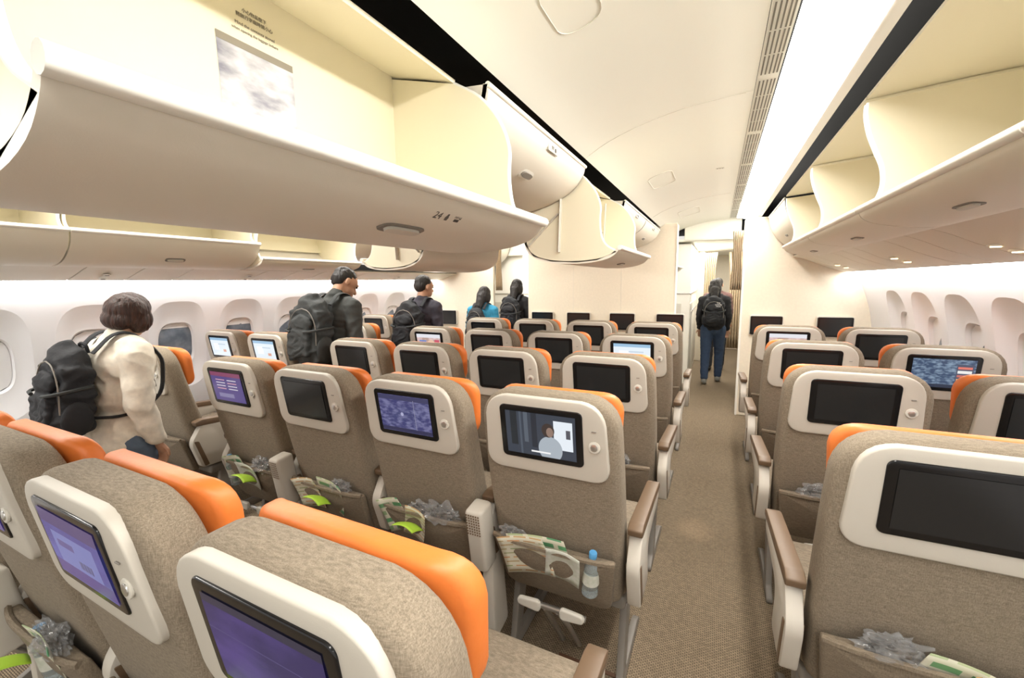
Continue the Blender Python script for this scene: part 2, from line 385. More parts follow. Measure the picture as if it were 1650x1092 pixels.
for fx in (ident,FX):
    for a,b in ((-1.6,.55),(.554,2.066),(2.07,4.3),(4.304,6.1)):
        tn+=1
        sheet('ceiling_panel',cprof,a,b,.012,M['ceil'],kind='structure',fx=fx)
    v=sheet('ceiling_vent',[(.100,.752+H),(.170,.748+H)],-1.6,6.1,.01,M['ceil'],fx=fx)
    tag(v,'long white slotted air vent strip running along the ceiling','air vent','ceiling vent strips')
    SV=[];SF=[]
    y=-1.4; cnt=0
    while y<6.0:
        for sx in (.108,.121,.134,.147,.158):
            i=len(SV); z=.7495+H
            SV+=[(fx(sx),y,z-.0015),(fx(sx+.005),y,z-.0018),(fx(sx+.005),y+.15,z-.0018),(fx(sx),y+.15,z-.0015)]; SF.append((i,i+1,i+2,i+3))
        cnt+=1; y+=.158 if cnt%4 else .20
    s=add('vent_slot',SV,SF,M['slot'],v,smooth=False); s['kind']='stuff'
    lamp=sheet('cove_light',[(p[0],p[1]+H) for p in smoothline([(.176,.747),(.25,.733),(.31,.705),(.352,.66)],4)],-1.6,6.0,.01,M['glow'],fx=fx)
    tag(lamp,'long glowing white cove light panel beside the ceiling vents','ceiling light','cove lights')
    sheet('trim_%d'%tn,[(.350,.665+H),(.365,.650+H),(.38,.640+H)],-1.6,6.0,.012,M['lip'],kind='structure',fx=fx)
def zceil(x):
    for i in range(len(cprof)-1):
        if cprof[i][0]<=x<=cprof[i+1][0]:
            t=(x-cprof[i][0])/(cprof[i+1][0]-cprof[i][0]); return cprof[i][1]*(1-t)+cprof[i+1][1]*t
    return cprof[-1][1]
def hatch(x0,x1,y0,y1):
    ol=fillet([(x0,y0),(x1,y0),(x1,y1),(x0,y1)],[.05]*4,5)
    o2=[]
    for i in range(len(ol)):
        a=Vector(ol[i]);b=Vector(ol[(i+1)%len(ol)]); n=max(1,int((b-a).length/.03))
        for j in range(n): o2.append(a+(b-a)*j/n)
    pts=[(p.x,p.y,zceil(p.x)-.001) for p in o2]; pts.append(pts[0])
    t=tube('ceiling_hatch',pts,.0014,M['line'],n=5)
    tag(t,'thin rounded outline of a white access hatch in the ceiling','ceiling hatch','ceiling hatches')
hatch(-.42,-.30,1.0,1.22); hatch(-.45,-.30,3.0,3.35); hatch(-.40,-.2,4.7,5.1)
for i,yy in enumerate((2.068,4.302)):
    tube('trim_%d'%(60+i),[(x,yy,zceil(x)-.0005) for x in [-.58+.05*k for k in range(14)]],.0015,M['line'],n=5)['kind']='structure'
pl=rbox('ceiling_placard',(-.02,3.3,.745+H),(.05,.028,.002),.001,M['white']); tag(pl,'small white placard with printed marks on ceiling','placard')
for i in range(3): rbox('placard_mark',(-.035+i*.015,3.3,.7435+H),(.007,.014,.001),0,M['inks'],pl)
tk=200
psr=[(p[0],p[1]+H) for p in smoothline([(.66,.215),(.74,.192),(.82,.160),(.90,.120),(1.0,.080),(1.085,.052)],3)]
psl=[(p[0],p[1]+H) for p in smoothline([(.78,.128),(.86,.110),(.94,.088),(1.02,.068),(1.085,.052)],3)]
for fx,ps in ((ident,psr),(FX,psl)):
    y=-1.6; i=0
    while y<6.0:
        ln=.28 if i%3 else .55
        tk+=1; sheet('trim_%d'%tk,ps,y,y+ln-.007,.008,M['bin'],kind='structure',fx=fx)
        y+=ln; i+=1
    tk+=1; sheet('trim_%d'%tk,[(p[0]+.003,p[1]+.012) for p in ps],-1.6,6.1,.008,M['gray'],kind='structure',fx=fx)
    g=sheet('sidewall_light',[(1.088,.052+H),(1.155,.045+H)],-1.6,5.03,.006,M['glow2'],fx=fx)
    tag(g,'long glowing white wash light above the cabin windows','wall light','sidewall wash lights')
for fx,zz,ys in ((ident,.106,(1.35,2.2,3.2,4.5)),(FX,.083,(1.3,2.2,3.1,4.0))):
    for yy in ys:
        for dx,dz in ((.915,.0),(.975,-.022)):
            e=disc('reading_light',(fx(dx),yy,H+zz+dz),.026,.008,M['lip'],axis='z',ry=.018)
            tag(e,'small oval reading light in the overhead service panel','reading light','reading lights')
            disc('lamp_lens',(fx(dx),yy,H+zz+dz-.004),.016,.004,M['warm'] if fx is ident else M['gray'],e,axis='z',ry=.010)

# ------------------------------------------------------------------ overhead bins
def Z(pts): return [(x,z+H) for x,z in pts]
C_open=smoothline([(-.430,.160),(-.445,.136),(-.478,.113),(-.54,.097),(-.64,.089),(-.78,.098),(-.88,.13),(-.93,.20),(-.937,.40),(-.937,.62)],3)
C_side=smoothline([(-.445,.140),(-.495,.170),(-.522,.215),(-.532,.29),(-.530,.364),(-.560,.44),(-.62,.51),(-.70,.56)],4)+[(-.93,.62),(-.93,.2),(-.88,.135),(-.78,.105),(-.64,.096),(-.54,.104)]
C_closed=smoothline([(-.600,.548),(-.612,.505),(-.65,.455),(-.72,.41),(-.82,.375),(-.95,.355),(-1.24,.345)],4)
W_open=smoothline([(.445,.240),(.455,.214),(.49,.192),(.56,.176),(.66,.166),(.74,.186),(.84,.235),(.95,.30),(1.0,.38),(1.0,.62)],3)
W_side=smoothline([(.455,.228),(.490,.262),(.508,.315),(.503,.38),(.480,.44),(.458,.50),(.445,.56),(.445,.60)],4)+[(1.0,.64),(1.0,.38),(.95,.306),(.84,.243),(.74,.194),(.66,.174),(.56,.184)]
V_open=smoothline([(.445,.300),(.452,.268),(.480,.222),(.54,.172),(.63,.136),(.76,.125),(.90,.150),(.98,.23),(1.0,.40),(1.0,.62)],3)
V_side=smoothline([(.455,.29),(.497,.31),(.525,.35),(.515,.40),(.485,.45),(.458,.50),(.442,.56),(.445,.60)],4)+[(1.0,.64),(1.0,.4),(.975,.24),(.90,.158),(.76,.132),(.63,.144),(.54,.182)]
W_closed=smoothline([(.43,.605),(.445,.52),(.49,.42),(.57,.335),(.69,.27),(.85,.235),(1.0,.22)],4)
def make_bin(kind,fx,y0,y1,opened,num=None,dz=0,label=None,arm=False):
    op,sd,cl=(C_open,C_side,C_closed) if kind=='c' else ((W_open,W_side,W_closed) if kind=='w' else (V_open,V_side,W_closed))
    ck=kind=='c'
    grp='centre overhead bins' if ck else 'window overhead bins'
    sgn=1 if ck else -1
    cx=-.8 if ck else .8
    root=empty('overhead_bin',(0,0,0),label or ('open cream overhead luggage bin, lid bucket lowered' if opened else 'closed cream overhead luggage bin with curved door'),'overhead bin',grp)
    root.location=(fx(cx),(y0+y1)/2,H+.1); off=Vector(root.location)
    parts=[]
    y0+=.004;y1-=.004
    ax=1 if (fx is ident) else -1
    def latch(F_,l):
        for nm,w,h_,zz,mt in l:
            V=[];n=24
            for q in (-.004,zz):
                for j in range(n):
                    a=j/n*2*math.pi; c,s2=math.cos(a),math.sin(a)
                    V.append(F_@Vector((math.copysign(abs(c)**.5,c)*w,math.copysign(abs(s2)**.6,s2)*h_,q if sgn*ax>0 else -q)))
            Fc=[tuple(range(n)),tuple(range(n,2*n))]+[(j,(j+1)%n,n+(j+1)%n,n+j) for j in range(n)]
            parts.append(add(nm,V,Fc,mt,smooth=False))
    if opened:
        s=lambda P:[(x,z+dz) for x,z in P]
        parts.append(sheet('bin_bucket',Z(s(op)),y0,y1,.014*(-1 if ck else 1),M['bin'],fx=fx))
        lx,lz=op[0]; lz+=dz
        parts.append(tube('bin_lip',[(fx(lx),y0-.002,lz+H),(fx(lx),y1+.002,lz+H)],.012,M['lip'],n=12))
        for ys in (y0,y1-.014):
            parts.append(prism('side_panel',[(fx(x),z) for x,z in Z(s(sd))],ys,ys+.014,M['bini']))
            edge=[(fx(x),ys+.007,z) for x,z in Z(s(sd[:29]))]
            parts.append(tube('panel_edge',edge,.007,M['lip'],n=8))
        if ck: rf=[(-.70,.575),(-.80,.605),(-.925,.635)]; bk=[(-.922,.63),(-.922,.2),(-.87,.14)]
        else: rf=[(.44,.615),(.7,.635),(.985,.65)]; bk=[(.985,.64),(.985,.40),(.94,.31)]
        parts.append(sheet('bin_roof',Z(rf),y0,y1,.01,M['bini'],fx=fx))
        parts.append(sheet('back_panel',Z(bk),y0+.014,y1-.014,.005,M['bini'],fx=fx))
        if ck: hp=(-.520,.0985); hu=(1,.25)
        elif kind=='w': hp=(.56,.175); hu=(-1,.13)
        else: hp=(.54,.170); hu=(-.8,.6)
        hz=hp[1]+dz+H; ym=(y0+y1)/2
        latch(frame((fx(hp[0]),ym,hz),(0,1,0),(hu[0]*ax,0,hu[1])),(('latch_recess',.055,.018,.001,M['gray']),('latch_handle',.044,.010,.006,M['white'])))
        if num:
            px,pz,ux,uz=(-.462,.1245,.68,.60)
            yl=ym+.03
            for tx,sz,dy,dd in ((num,.023,0,0),('DEFG|||',.007,.062,.005),('|||||||||',.007,.062,-.003)):
                O=Vector((px+.0015,yl+dy,pz+dz+H-.002))+Vector((ux,0,uz))*dd
                parts.append(text('row_number',tx,sz,frame(O,(0,1,0),(ux,0,uz)),M['ink']))
            FI=frame((px+.0015,yl+.028,pz+dz+H-.002),(0,1,0),(ux,0,uz))
            iv=[(-.004,-.007),(.004,-.007),(.005,0),(.003,.003),(.0025,.008),(-.0025,.008),(-.003,.003),(-.005,0)]
            V=[FI@Vector((a,b,q)) for q in (0,.0006) for a,b in iv]
            parts.append(add('row_icon',V,[tuple(range(8)),tuple(range(8,16))]+[(j,(j+1)%8,8+(j+1)%8,8+j) for j in range(8)],M['ink'],smooth=False))
        if arm:
            for ya in (y0-.008,y1-.05):
                p0=Vector((fx(sgn*-.72),ya,H+.53)); p1=Vector((fx(sgn*-.735),ya,H+.15+dz))
                parts.append(tube('support_arm',[p0,p1],.015,M['white'],n=8,flat=.4))
                for q in range(9):
                    pp=p0.lerp(p1,(q+.5)/9); parts.append(disc('arm_hole',(pp.x,pp.y-.008,pp.z),.0048,.003,M['dark'],n=10))
                p2=Vector((fx(sgn*-.90),ya,H+.19+dz)); p3=Vector((fx(sgn*-.74),ya,H+.34+dz))
                parts.append(tube('support_arm',[p2,p3],.010,M['white'],n=8,flat=.4))
    else:
        parts.append(sheet('bin_door',Z(cl),y0,y1,.014*(-1 if ck else 1),M['bin'],fx=fx))
        lx,lz=cl[0]; parts.append(tube('bin_lip',[(fx(lx),y0,lz+H),(fx(lx),y1,lz+H)],.008,M['lip'],n=10))
        for ys in (y0,y1-.012):
            pr=[(fx(x),z) for x,z in Z(cl)]+([(fx(-1.24),.6+H)] if ck else [(fx(1.0),.6+H)])
            parts.append(prism('side_panel',pr,ys,ys+.012,M['bin']))
        ym=(y0+y1)/2
        if ck: hp=(-.70,.422);hu=(.83,.55)
        else: hp=(.53,.378);hu=(-.7,.7)
        latch(frame((fx(hp[0]),ym,hp[1]+H),(0,1,0),(hu[0]*ax,0,hu[1])),(('latch_recess',.050,.022,.003,M['lip']),('latch_handle',.042,.012,.009,M['gray'])))
        if num and fx is ident and ck:
            F2=frame((-.606,ym+.04,.515+H),(0,1,0),(.25,0,.95))
            parts.append(rbox('row_plate',(-.606,ym+.05,.515+H),(.006,.10,.028),.002,M['white']))
            parts.append(text('row_number',num,.024,F2@Matrix.Translation((0,0,.004)),M['ink']))
            parts.append(disc('row_icon',(-.604,ym+.072,.515+H),.005,.004,M['ink'],axis='x',ry=.008))
    for p in parts:
        p.parent=root; p.data.transform(Matrix.Translation(-off))
    return root
ends=[.140,1.10,2.08,3.05,4.03,5.0]
make_bin('c',ident,ends[0],ends[1],True,'24',label='open cream overhead bin, bucket lowered, sticker inside')
make_bin('c',ident,ends[1],ends[2],False,'23')
make_bin('c',ident,ends[2],ends[3],True,None,arm=True,label='open cream overhead bin with perforated support arms')
make_bin('c',ident,ends[3],ends[4],False,'22')
make_bin('c',ident,ends[4],ends[5],False,'21')
make_bin('c',ident,-.85,.135,False,None)
make_bin('c',ident,5.14,6.08,True)
make_bin('c',FX,ends[0],ends[1],False); make_bin('c',FX,ends[1],ends[2],False)
make_bin('c',FX,ends[2],ends[3],True,arm=True,label='open cream overhead bin over the other aisle')
make_bin('c',FX,ends[3],ends[4],False); make_bin('c',FX,ends[4],ends[5],False)
make_bin('w',ident,.1,1.02,True); make_bin('w',ident,1.02,1.96,True); make_bin('w',ident,1.96,2.92,True)
make_bin('w',ident,2.92,3.9,True); make_bin('w',ident,3.9,5.0,False)
make_bin('v',FX,.0,1.0,True); make_bin('v',FX,1.0,2.0,True); make_bin('w',FX,2.0,2.95,True,dz=-.04)
make_bin('w',FX,2.95,3.95,False); make_bin('w',FX,3.95,5.0,False); make_bin('w',FX,5.14,6.08,False)
st=add('sticker',[(-.9165,.565,H+.352),(-.9165,.735,H+.352),(-.9165,.735,H+.505),(-.9165,.565,H+.505)],[(0,1,2,3)],M['poster'],smooth=False)
tag(st,'glossy photo sticker with notice text on the bin back panel','sticker')
add('sticker_border',[(-.9160,.565,H+.492),(-.9160,.735,H+.492),(-.9160,.735,H+.507),(-.9160,.565,H+.507)],[(0,1,2,3)],M['inks'],st,smooth=False)
for tx,z,sz in (('小心物品墜下',.570,.009),('開啟行李廂時請小心',.558,.009),('Mind the contents stored',.541,.0085),('when opening the luggage lockers',.529,.0075)):
    text('notice_text',tx,sz,frame((-.9155,.65,H+z),(0,1,0),(0,0,1)),M['inks'],st)

# ------------------------------------------------------------------ bulkheads and beyond
YB=5.05
def wallbox(name,x0,x1,y0,y1,z0,z1,mat,kind='structure'):
    return rbox(name,((x0+x1)/2,(y0+y1)/2,(z0+z1)/2),(x1-x0,y1-y0,z1-z0),.006 if min(x1-x0,y1-y0,z1-z0)>.02 else .001,mat,kind=kind,seg=1)
wallbox('wall_front',-2.21,-.42,YB,YB+.05,0,H+.62,M['cream'])
wallbox('wall_front_right',.24,1.36,YB,YB+.05,0,H+.62,M['cream'])
wallbox('wall_front_left',-3.88,-2.72,YB,YB+.05,0,H+.62,M['cream'])
wallbox('trim_140',.225,.245,YB-.01,YB+.06,0,H+.60,M['lip'])
wallbox('trim_141',-.43,-.41,YB-.01,YB+.06,0,H+.60,M['lip'])
for i,x in enumerate((-1.02,-1.60)):
    wallbox('trim_%d'%(142+i),x-.002,x+.002,YB-.002,YB,0,H+.6,M['line'])
wallbox('trim_145',-.42,.24,6.1,6.15,H+.50,H+.95,M['ceil'])
wallbox('trim_146',-3.9,-2.1,6.1,6.15,H+.42,H+.95,M['ceil'])
wallbox('ceiling_lower',-3.9,1.4,6.1,Y1,H+.50,H+.53,M['ceil'])
wallbox('wall_end',-3.9,1.4,9.95,10,0,H+.6,M['cream'])
def galley(x0,x1,y0,y1,label):
    e=empty('galley_unit',((x0+x1)/2,y0,0),label,'galley','galley units')
    w=x1-x0
    rbox('cabinet_body',(0,(y1-y0)/2,(H+.48)/2),(w,y1-y0,H+.48),.01,M['lip'],e)
    rbox('counter_rail',(0,(y1-y0)/2,1.28),(w+.03,y1-y0+.02,.02),.006,M['chrome'],e)
    n=max(2,int((y1-y0)/.35))
    for i in range(n):
        yc=(i+.5)*(y1-y0)/n
        for sx in (-1,1):
            d=rbox('cart_door',(sx*(w/2+.004),yc,.62),(.012,(y1-y0)/n-.03,1.05),.005,M['white'],e)
            rbox('door_latch',(sx*(w/2+.014),yc,1.02),(.012,.09,.03),.004,M['chrome'],d)
    for sx in (-.3,0,.3):
        d=rbox('cart_door',(sx*w,-.006,.62),(w*.28,.012,1.05),.005,M['white'],e)
        rbox('door_latch',(sx*w,-.016,1.02),(.09,.012,.03),.004,M['chrome'],d)
    return e
galley(-2.05,-.33,6.2,8.2,'cream galley block with metal latches and trolley doors')
galley(.42,1.36,6.2,8.2,'cream galley block with metal latches and trolley doors')
galley(-3.88,-2.80,6.2,9.5,'cream galley block with metal latches and trolley doors')
wallbox('wall_partition',-.42,-.22,8.3,8.36,0,H+.5,M['cream'])
def curtain(x0,x1,y,z0,z1,pleats=6,label='gathered beige curtain hanging at the cabin divider'):
    V=[];F=[];n=pleats*8;m=8
    for j in range(m+1):
        t=j/m; z=z1+(z0-z1)*t; pinch=1-.25*math.sin(min(1,t*1.3)*math.pi)
        for i in range(n+1):
            u=i/n; xx=(u-.5)*(x1-x0)*pinch+(x0+x1)/2; yy=y+.022*math.sin(u*pleats*2*math.pi)
            V.append((xx,yy,z))
    for j in range(m):
        for i in range(n): F.append((j*(n+1)+i,j*(n+1)+i+1,(j+1)*(n+1)+i+1,(j+1)*(n+1)+i))
    c=add('curtain',V,F,M['curtain'],angle=80); md=c.modifiers.new('s','SOLIDIFY'); md.thickness=.003
    tag(c,label,'curtain','cabin curtains'); return c
curtain(.12,.222,YB+.03,.95+.40,H+.50,pleats=5)
curtain(-2.70,-2.60,YB+.03,1.36,H+.48,pleats=4)
curtain(-.22,-.02,8.0,.9,H+.45,pleats=6); curtain(.15,.40,8.0,.3,H+.45,pleats=6)
def wall_monitor(x,mat='off'):
    e=empty('wall_monitor',(x,YB-.004,.985),'black flat monitor in a pale surround on the bulkhead','monitor','bulkhead monitors')
    pillow('monitor_frame',fillet([(-.150,-.105),(.150,-.105),(.150,.105),(-.150,.105)],[.02]*4),-.03,.034,.006,M['shell'],e)
    pillow('monitor_bezel',fillet([(-.142,-.096),(.142,-.096),(.142,.096),(-.142,.096)],[.012]*4),-.036,.01,.003,M['black'],e)
    add('display',[(-.125,-.0375,-.078),(.125,-.0375,-.078),(.125,-.0375,.078),(-.125,-.0375,.078)],[(0,1,2,3)],S[mat],e,smooth=False)
for x in (-.465,-.995,-1.525,-2.0,.465,1.04,-2.985,-3.45): wall_monitor(x)

# ------------------------------------------------------------------ seat
def lean(z): return .15*max(0,(1.1-z)/.75)**1.25
def bl(x,y,z): return (x,y+lean(z),z)
def seat_template():
    e=empty('airline_seat',(0,0,0),'x','seat','economy seats')
    def bb(x,y,z):
        t=max(0,min(1,(1.13-z)/.5)); yy=.018+(y-.018)*(.78+.22*t)
        return (x,yy+lean(z),z)
    pillow('seat_back',fillet([(-.222,.36),(.222,.36),(.234,.80),(.224,1.120),(-.224,1.120),(-.234,.80)],[.05,.05,.2,.10,.10,.2]),.010,.115,.030,M['fabric'],e,bend=bb,crown=.002)
    pillow('screen_housing',fillet([(-.210,.852),(.204,.852),(.190,1.110),(-.196,1.110)],[.05,.05,.07,.07]),-.003,.05,.005,M['shell'],e,bend=bl,crown=.0)
    mo=pillow('monitor',fillet([(-.146,.900),(.126,.900),(.126,1.080),(-.146,1.080)],[.016]*4),-.007,.02,.003,M['black'],e,bend=bl)
    V=[];F=[]
    for i in range(9):
        z=.918+(1.062-.918)*i/8
        V+=[bl(-.125,-.0082,z),bl(.105,-.0082,z)]
        if i: F.append((2*i-2,2*i-1,2*i+1,2*i))
    add('display',V,F,S['off'],mo,smooth=False)
    k=disc('control_button',(.160,-.006+lean(.985),.975),.018,.006,M['white'],e)
    disc('button_ring',(.160,-.008+lean(.985),.975),.011,.004,M['chrome'],k)
    rbox('latch_slot',(.160,-.004+lean(1.03),1.025),(.014,.003,.003),.001,M['gray'],e)
    def hb(x,y,z): return (x,y+1.0*x*x+lean(z)*.7,z+ (.003*math.cos(x*7)))
    pillow('headrest',fillet([(-.205,.88),(.205,.88),(.219,1.110),(-.219,1.110)],[.06,.06,.065,.065]),.085,.044,.013,M['orange'],e,bend=hb,crown=.002,crownf=.008)
    def pb(x,y,z):
        b=.040*math.sin(max(0,min(1,(z-.36)/.23))*math.pi*.62)*(1-(x/.26)**4)
        return (x,y+lean(z)-b,z)
    pk=pillow('seat_pocket',fillet([(-.19,.352),(.19,.352),(.215,.580),(-.215,.580)],[.04,.04,.012,.012]),-.012,.03,.008,M['pocketf'],e,bend=pb)
    rim=[pb(-.213+.426*i/14,-.008,.578) for i in range(15)]
    tube('pocket_hem',rim,.008,M['pocketf'],pk,n=6,flat=1.2)
    rbox('seat_cushion',(0,.43,.43),(.47,.50,.13),.045,M['fabric'],e)
    rbox('seat_pan',(0,.42,.345),(.45,.44,.055),.015,M['gray'],e)
    def arm(x,nm='armrest'):
        a=prism(nm,fillet([(.13,.40),(.30,.40),(.27,.55),(.55,.575),(.56,.625),(.15,.66),(.085,.56)],[.02,.03,.05,.02,.02,.03,.03],4),x-.021,x+.021,M['shell'],e,'x',bev=.005)
        prism('arm_pad',fillet([(.12,.655),(.57,.617),(.575,.64),(.54,.652),(.15,.69),(.115,.68)],[.006]*6,3),x-.024,x+.024,M['brown'],a,'x',bev=.005)
        prism('arm_strip',fillet([(.10,.57),(.125,.565),(.17,.41),(.145,.405)],[.006]*4,2),x-.0235,x+.0235,M['brown'],a,'x',bev=.002)
    arm(-.265)
    prism('seat_leg',fillet([(.26,.33),(.34,.33),(.26,.05),(.50,.05),(.56,.02),(.56,.0),(.14,.0),(.14,.025),(.20,.05)],[.01]*9,3),-.222,-.196,M['gray'],e,'x',bev=.004)
    f=tube('footrest',[(-.12,.075,.350),(.12,.075,.350)],.010,M['chrome'],e,n=10)
    for sx in (-1,1):
        o_=[(sx*.035,.335),(sx*.120,.343),(sx*.120,.372),(sx*.035,.378)][::sx]
        pillow('foot_pad',fillet(o_,[.014]*4,4),.052,.018,.006,M['white'],f)
        tube('footrest_strut',[(sx*.022,.075,.345),(sx*.030,.17,.22),(sx*.034,.30,.03)],.009,M['chrome'],f,n=8)
    return e
tmpl=seat_template()
def service_box(parent):
    b=rbox('service_box',(-.262,.060,.56),(.068,.085,.25),.014,M['shell'],parent,rot=Matrix.Rotation(math.radians(8),3,'X'))
    V=[];F=[]
    for r in range(8):
        for c in range(6):
            x=-.286+c*.0095; z=.59+r*.0105; y=.0165-(z-.56)*.14-.0015; i=len(V)
            V+=[(x-.003,y,z-.003),(x+.003,y,z-.003),(x+.003,y,z+.003),(x-.003,y,z+.003)]; F.append((i,i+1,i+2,i+3))
    add('speaker_grille',V,F,M['brown'],b,smooth=False)
    prism('box_foot',fillet([(.10,.45),(.18,.45),(.22,.12),(.10,.10)],[.02]*4,3),-.285,-.238,M['shell'],b,'x',bev=.006)
    return b
def arm_children(e):
    src=[c for c in e.children if c.name.startswith('armrest')][0]
    n=src.copy(); COL.objects.link(n); n.parent=e; n.location=(.53,0,0)
    for c in src.children:
        q=c.copy(); COL.objects.link(q); q.parent=n
    src=[c for c in e.children if c.name.startswith('seat_leg')][0]
    n=src.copy(); COL.objects.link(n); n.parent=e; n.location=(.42,0,0)
ROWS={-1:.28,0:1.16,1:1.92,2:2.72,3:3.60}
CX=[-.465,-.995,-1.525,-2.055]; RX=[.485,1.015]; LX=[-2.985,-3.53]
scr={('c',-1,0):'purple',('c',-1,1):'list',('c',-1,2):'list',('c',0,0):'movie',('c',0,1):'map',('c',0,3):'ui',('c',2,0):'bright',('c',2,3):'colour',('l',1,0):'bright',('l',1,1):'bright',('r',2,1):'maplive',('r',3,0):'colour'}
scr_desc={'purple':'purple menu screen lit','list':'blue card menu screen lit','movie':'seatback screen playing a film','map':'seatback screen showing a purple map','ui':'seatback screen showing a menu list','bright':'bright white menu screen lit','colour':'colourful programme on screen','maplive':'flight map on screen'}
SEATS={}
def place(block,xs,rows):
    for r in rows:
        for ci,x in enumerate(xs):
            k=scr.get((block,r,ci),'off')
            rz=random.uniform(-.012,.012)
            yy=ROWS[r]-(.05 if block=='r' and r==0 else 0); xx=x-(.01 if (block,r)==('c',-1) else 0)
            if block=='l': yy+=.05
            s=copy_tree(tmpl,(xx,yy,0),rz)
            s['label']='brown fabric airline seat, orange headrest, '+(scr_desc[k] if k!='off' else 'seatback screen dark')
            for c in s.children:
                for d in c.children:
                    if d.name.startswith('display') and k!='off':
                        d.data=d.data.copy(); d.data.materials[0]=S[k]
            SEATS[(block,r,ci)]=s
            if ci==(0 if block in('c','l') else len(xs)-1) and block!='r': arm_children(s)
            if block=='c' and ci in (0,2): service_box(s)
place('c',CX,[-1,0,1,2,3]); place('r',RX,[0,1,2,3]); place('l',LX,[0,1,2,3])
for c in list(tmpl.children):
    for d in list(c.children): bpy.data.objects.remove(d)
    bpy.data.objects.remove(c)
bpy.data.objects.remove(tmpl)
wallbox('trim_150',-.50,.42,1.405,1.42,.0,.004,M['seam'])

# ------------------------------------------------------------------ pocket contents
def crumple(name,loc,size,mat,seed,label,cat='bag',grp='plastic bags in seat pockets',flat=(1,.5,.8)):
    def mk(nm,sz,mt,sd,a1,a2,sm):
        bm=bmesh.new(); bmesh.ops.create_icosphere(bm,subdivisions=4,radius=1)
        for v in bm.verts:
            q=v.co*1.8+Vector((sd,0,0)); n=noise.noise(q)*a1+(abs(noise.noise(v.co*3.2+Vector((0,sd,0))))-.2)*a2
            v.co=v.co*(1+n); v.co=Vector((v.co.x*sz*flat[0],v.co.y*sz*flat[1],v.co.z*sz*flat[2]))
        me=bpy.data.meshes.new(nm); bm.to_mesh(me); bm.free()
        return addm(nm,me,mt,smooth=sm,angle=30)
    o=mk(name,size,mat,seed,.5,.8,True); o.location=loc; tag(o,label,cat,grp)
    if mat==M['bag']:
        i_=mk('bag_contents',size*.66,M['bagin'],seed+4,.6,.6,True); i_.parent=o
    return o
def leaflet(name,loc,w,h,mat,tilt,label,roll=0,grp='leaflets in seat pockets'):
    V=[];F=[];n=10;m=6
    for j in range(m+1):
        for i in range(n+1):
            u=i/n-.5;v=j/m; V.append((u*w*(1-.05*v*v),.012*math.cos(u*3)-.02*v*v*1.0,v*h))
    for j in range(m):
        for i in range(n): F.append((j*(n+1)+i,j*(n+1)+i+1,(j+1)*(n+1)+i+1,(j+1)*(n+1)+i))
    o=add(name,V,F,mat,loc=loc,angle=80); o.rotation_euler=(tilt,roll,0); md=o.modifiers.new('s','SOLIDIFY'); md.thickness=.002
    tag(o,label,'leaflet',grp); return o
def bottle(loc,rot=(0,0,0)):
    e=empty('water_bottle',loc,'clear plastic water bottle with blue cap in seat pocket','bottle','water bottles'); e.rotation_euler=rot; e.scale=(.88,.88,.88)
    lathe('bottle_body',[(.026,0),(.031,.005),(.031,.03),(.029,.035),(.031,.04),(.031,.07),(.029,.075),(.031,.08),(.031,.12),(.027,.14),(.013,.16),(.012,.165)],M['bottle'],e)
    lathe('bottle_label',[(.0318,.055),(.0318,.105)],M['paper'],e)
    lathe('bottle_cap',[(.014,.163),(.0145,.167),(.0145,.182),(.013,.185)],M['blue'],e)
def fill(block,r,ci,items):
    s=SEATS[(block,r,ci)]; bx,by,_=s.location; yp=by+lean(.58)-.022
    for it in items:
        k=it[0]; dx=it[1]
        if k=='bag': crumple('plastic_bag',(bx+dx,yp-.008,.597),it[2]*1.05,M['bag'],bx*7+by*3+dx*9,'crumpled clear plastic bag with dark contents in seat pocket',flat=(1.3,.5,.7))
        if k=='mag': leaflet('leaflet',(bx+dx,yp-.000,.470),it[2],.155,M['mag'],.1,'green and cream printed leaflet in seat pocket',it[3])
        if k=='mag2': leaflet('leaflet',(bx+dx,yp-.006,.460),it[2],.155,M['mag2'],.12,'colourful printed menu card in seat pocket',it[3])
        if k=='lime': leaflet('leaflet',(bx+dx,yp-.040,.535),.10,.07,M['lime'],.9,'lime green leaflet sticking out of seat pocket',it[2])
        if k=='paper': leaflet('leaflet',(bx+dx,yp-.008,.470),it[2],.13,M['paper'],.14,'white paper leaflet in seat pocket',it[3])
        if k=='bottle': bottle((bx+dx,yp+.012,.445),(.12,it[2],0))
fill('c',0,0,[('mag',-.03,.22,-.12),('mag2',-.07,.18,-.2),('paper',.04,.12,.12),('bag',-.14,.030),('bottle',.13,.10)])
fill('c',0,1,[('bag',.09,.05),('mag',-.11,.12,-.3),('lime',-.02,.1),('bag',.0,.035),('mag2',-.05,.1,.3)])
fill('c',0,2,[('mag2',-.08,.15,-.2),('lime',.02,.2),('bag',.09,.04),('mag',.02,.15,.2)])
fill('c',0,3,[('mag',-.08,.15,-.2),('lime',.05,.2),('bag',.11,.05),('bottle',-.15,-.1),('paper',.0,.15,.1)])
fill('c',1,0,[('bag',.05,.05),('bag',-.05,.035)]); fill('c',1,1,[('bag',.02,.045)])
fill('r',0,0,[('bag',-.08,.045),('mag',.02,.16,.2),('mag2',.08,.1,.1),('lime',.06,.3)])
fill('r',1,0,[('bag',-.08,.045),('mag',-.02,.14,.2),('lime',.03,.2)])
fill('r',2,0,[('mag',.0,.14,.1)]); fill('c',-1,1,[('bag',.0,.05),('bottle',-.1,.1),('lime',.1,.2)])
fill('c',-1,2,[('bag',.08,.05),('bottle',.02,-.1),('lime',.0,-.2),('mag',.05,.15,.2)])
fill('c',-1,3,[('bag',.1,.05),('mag',0,.15,.2)])
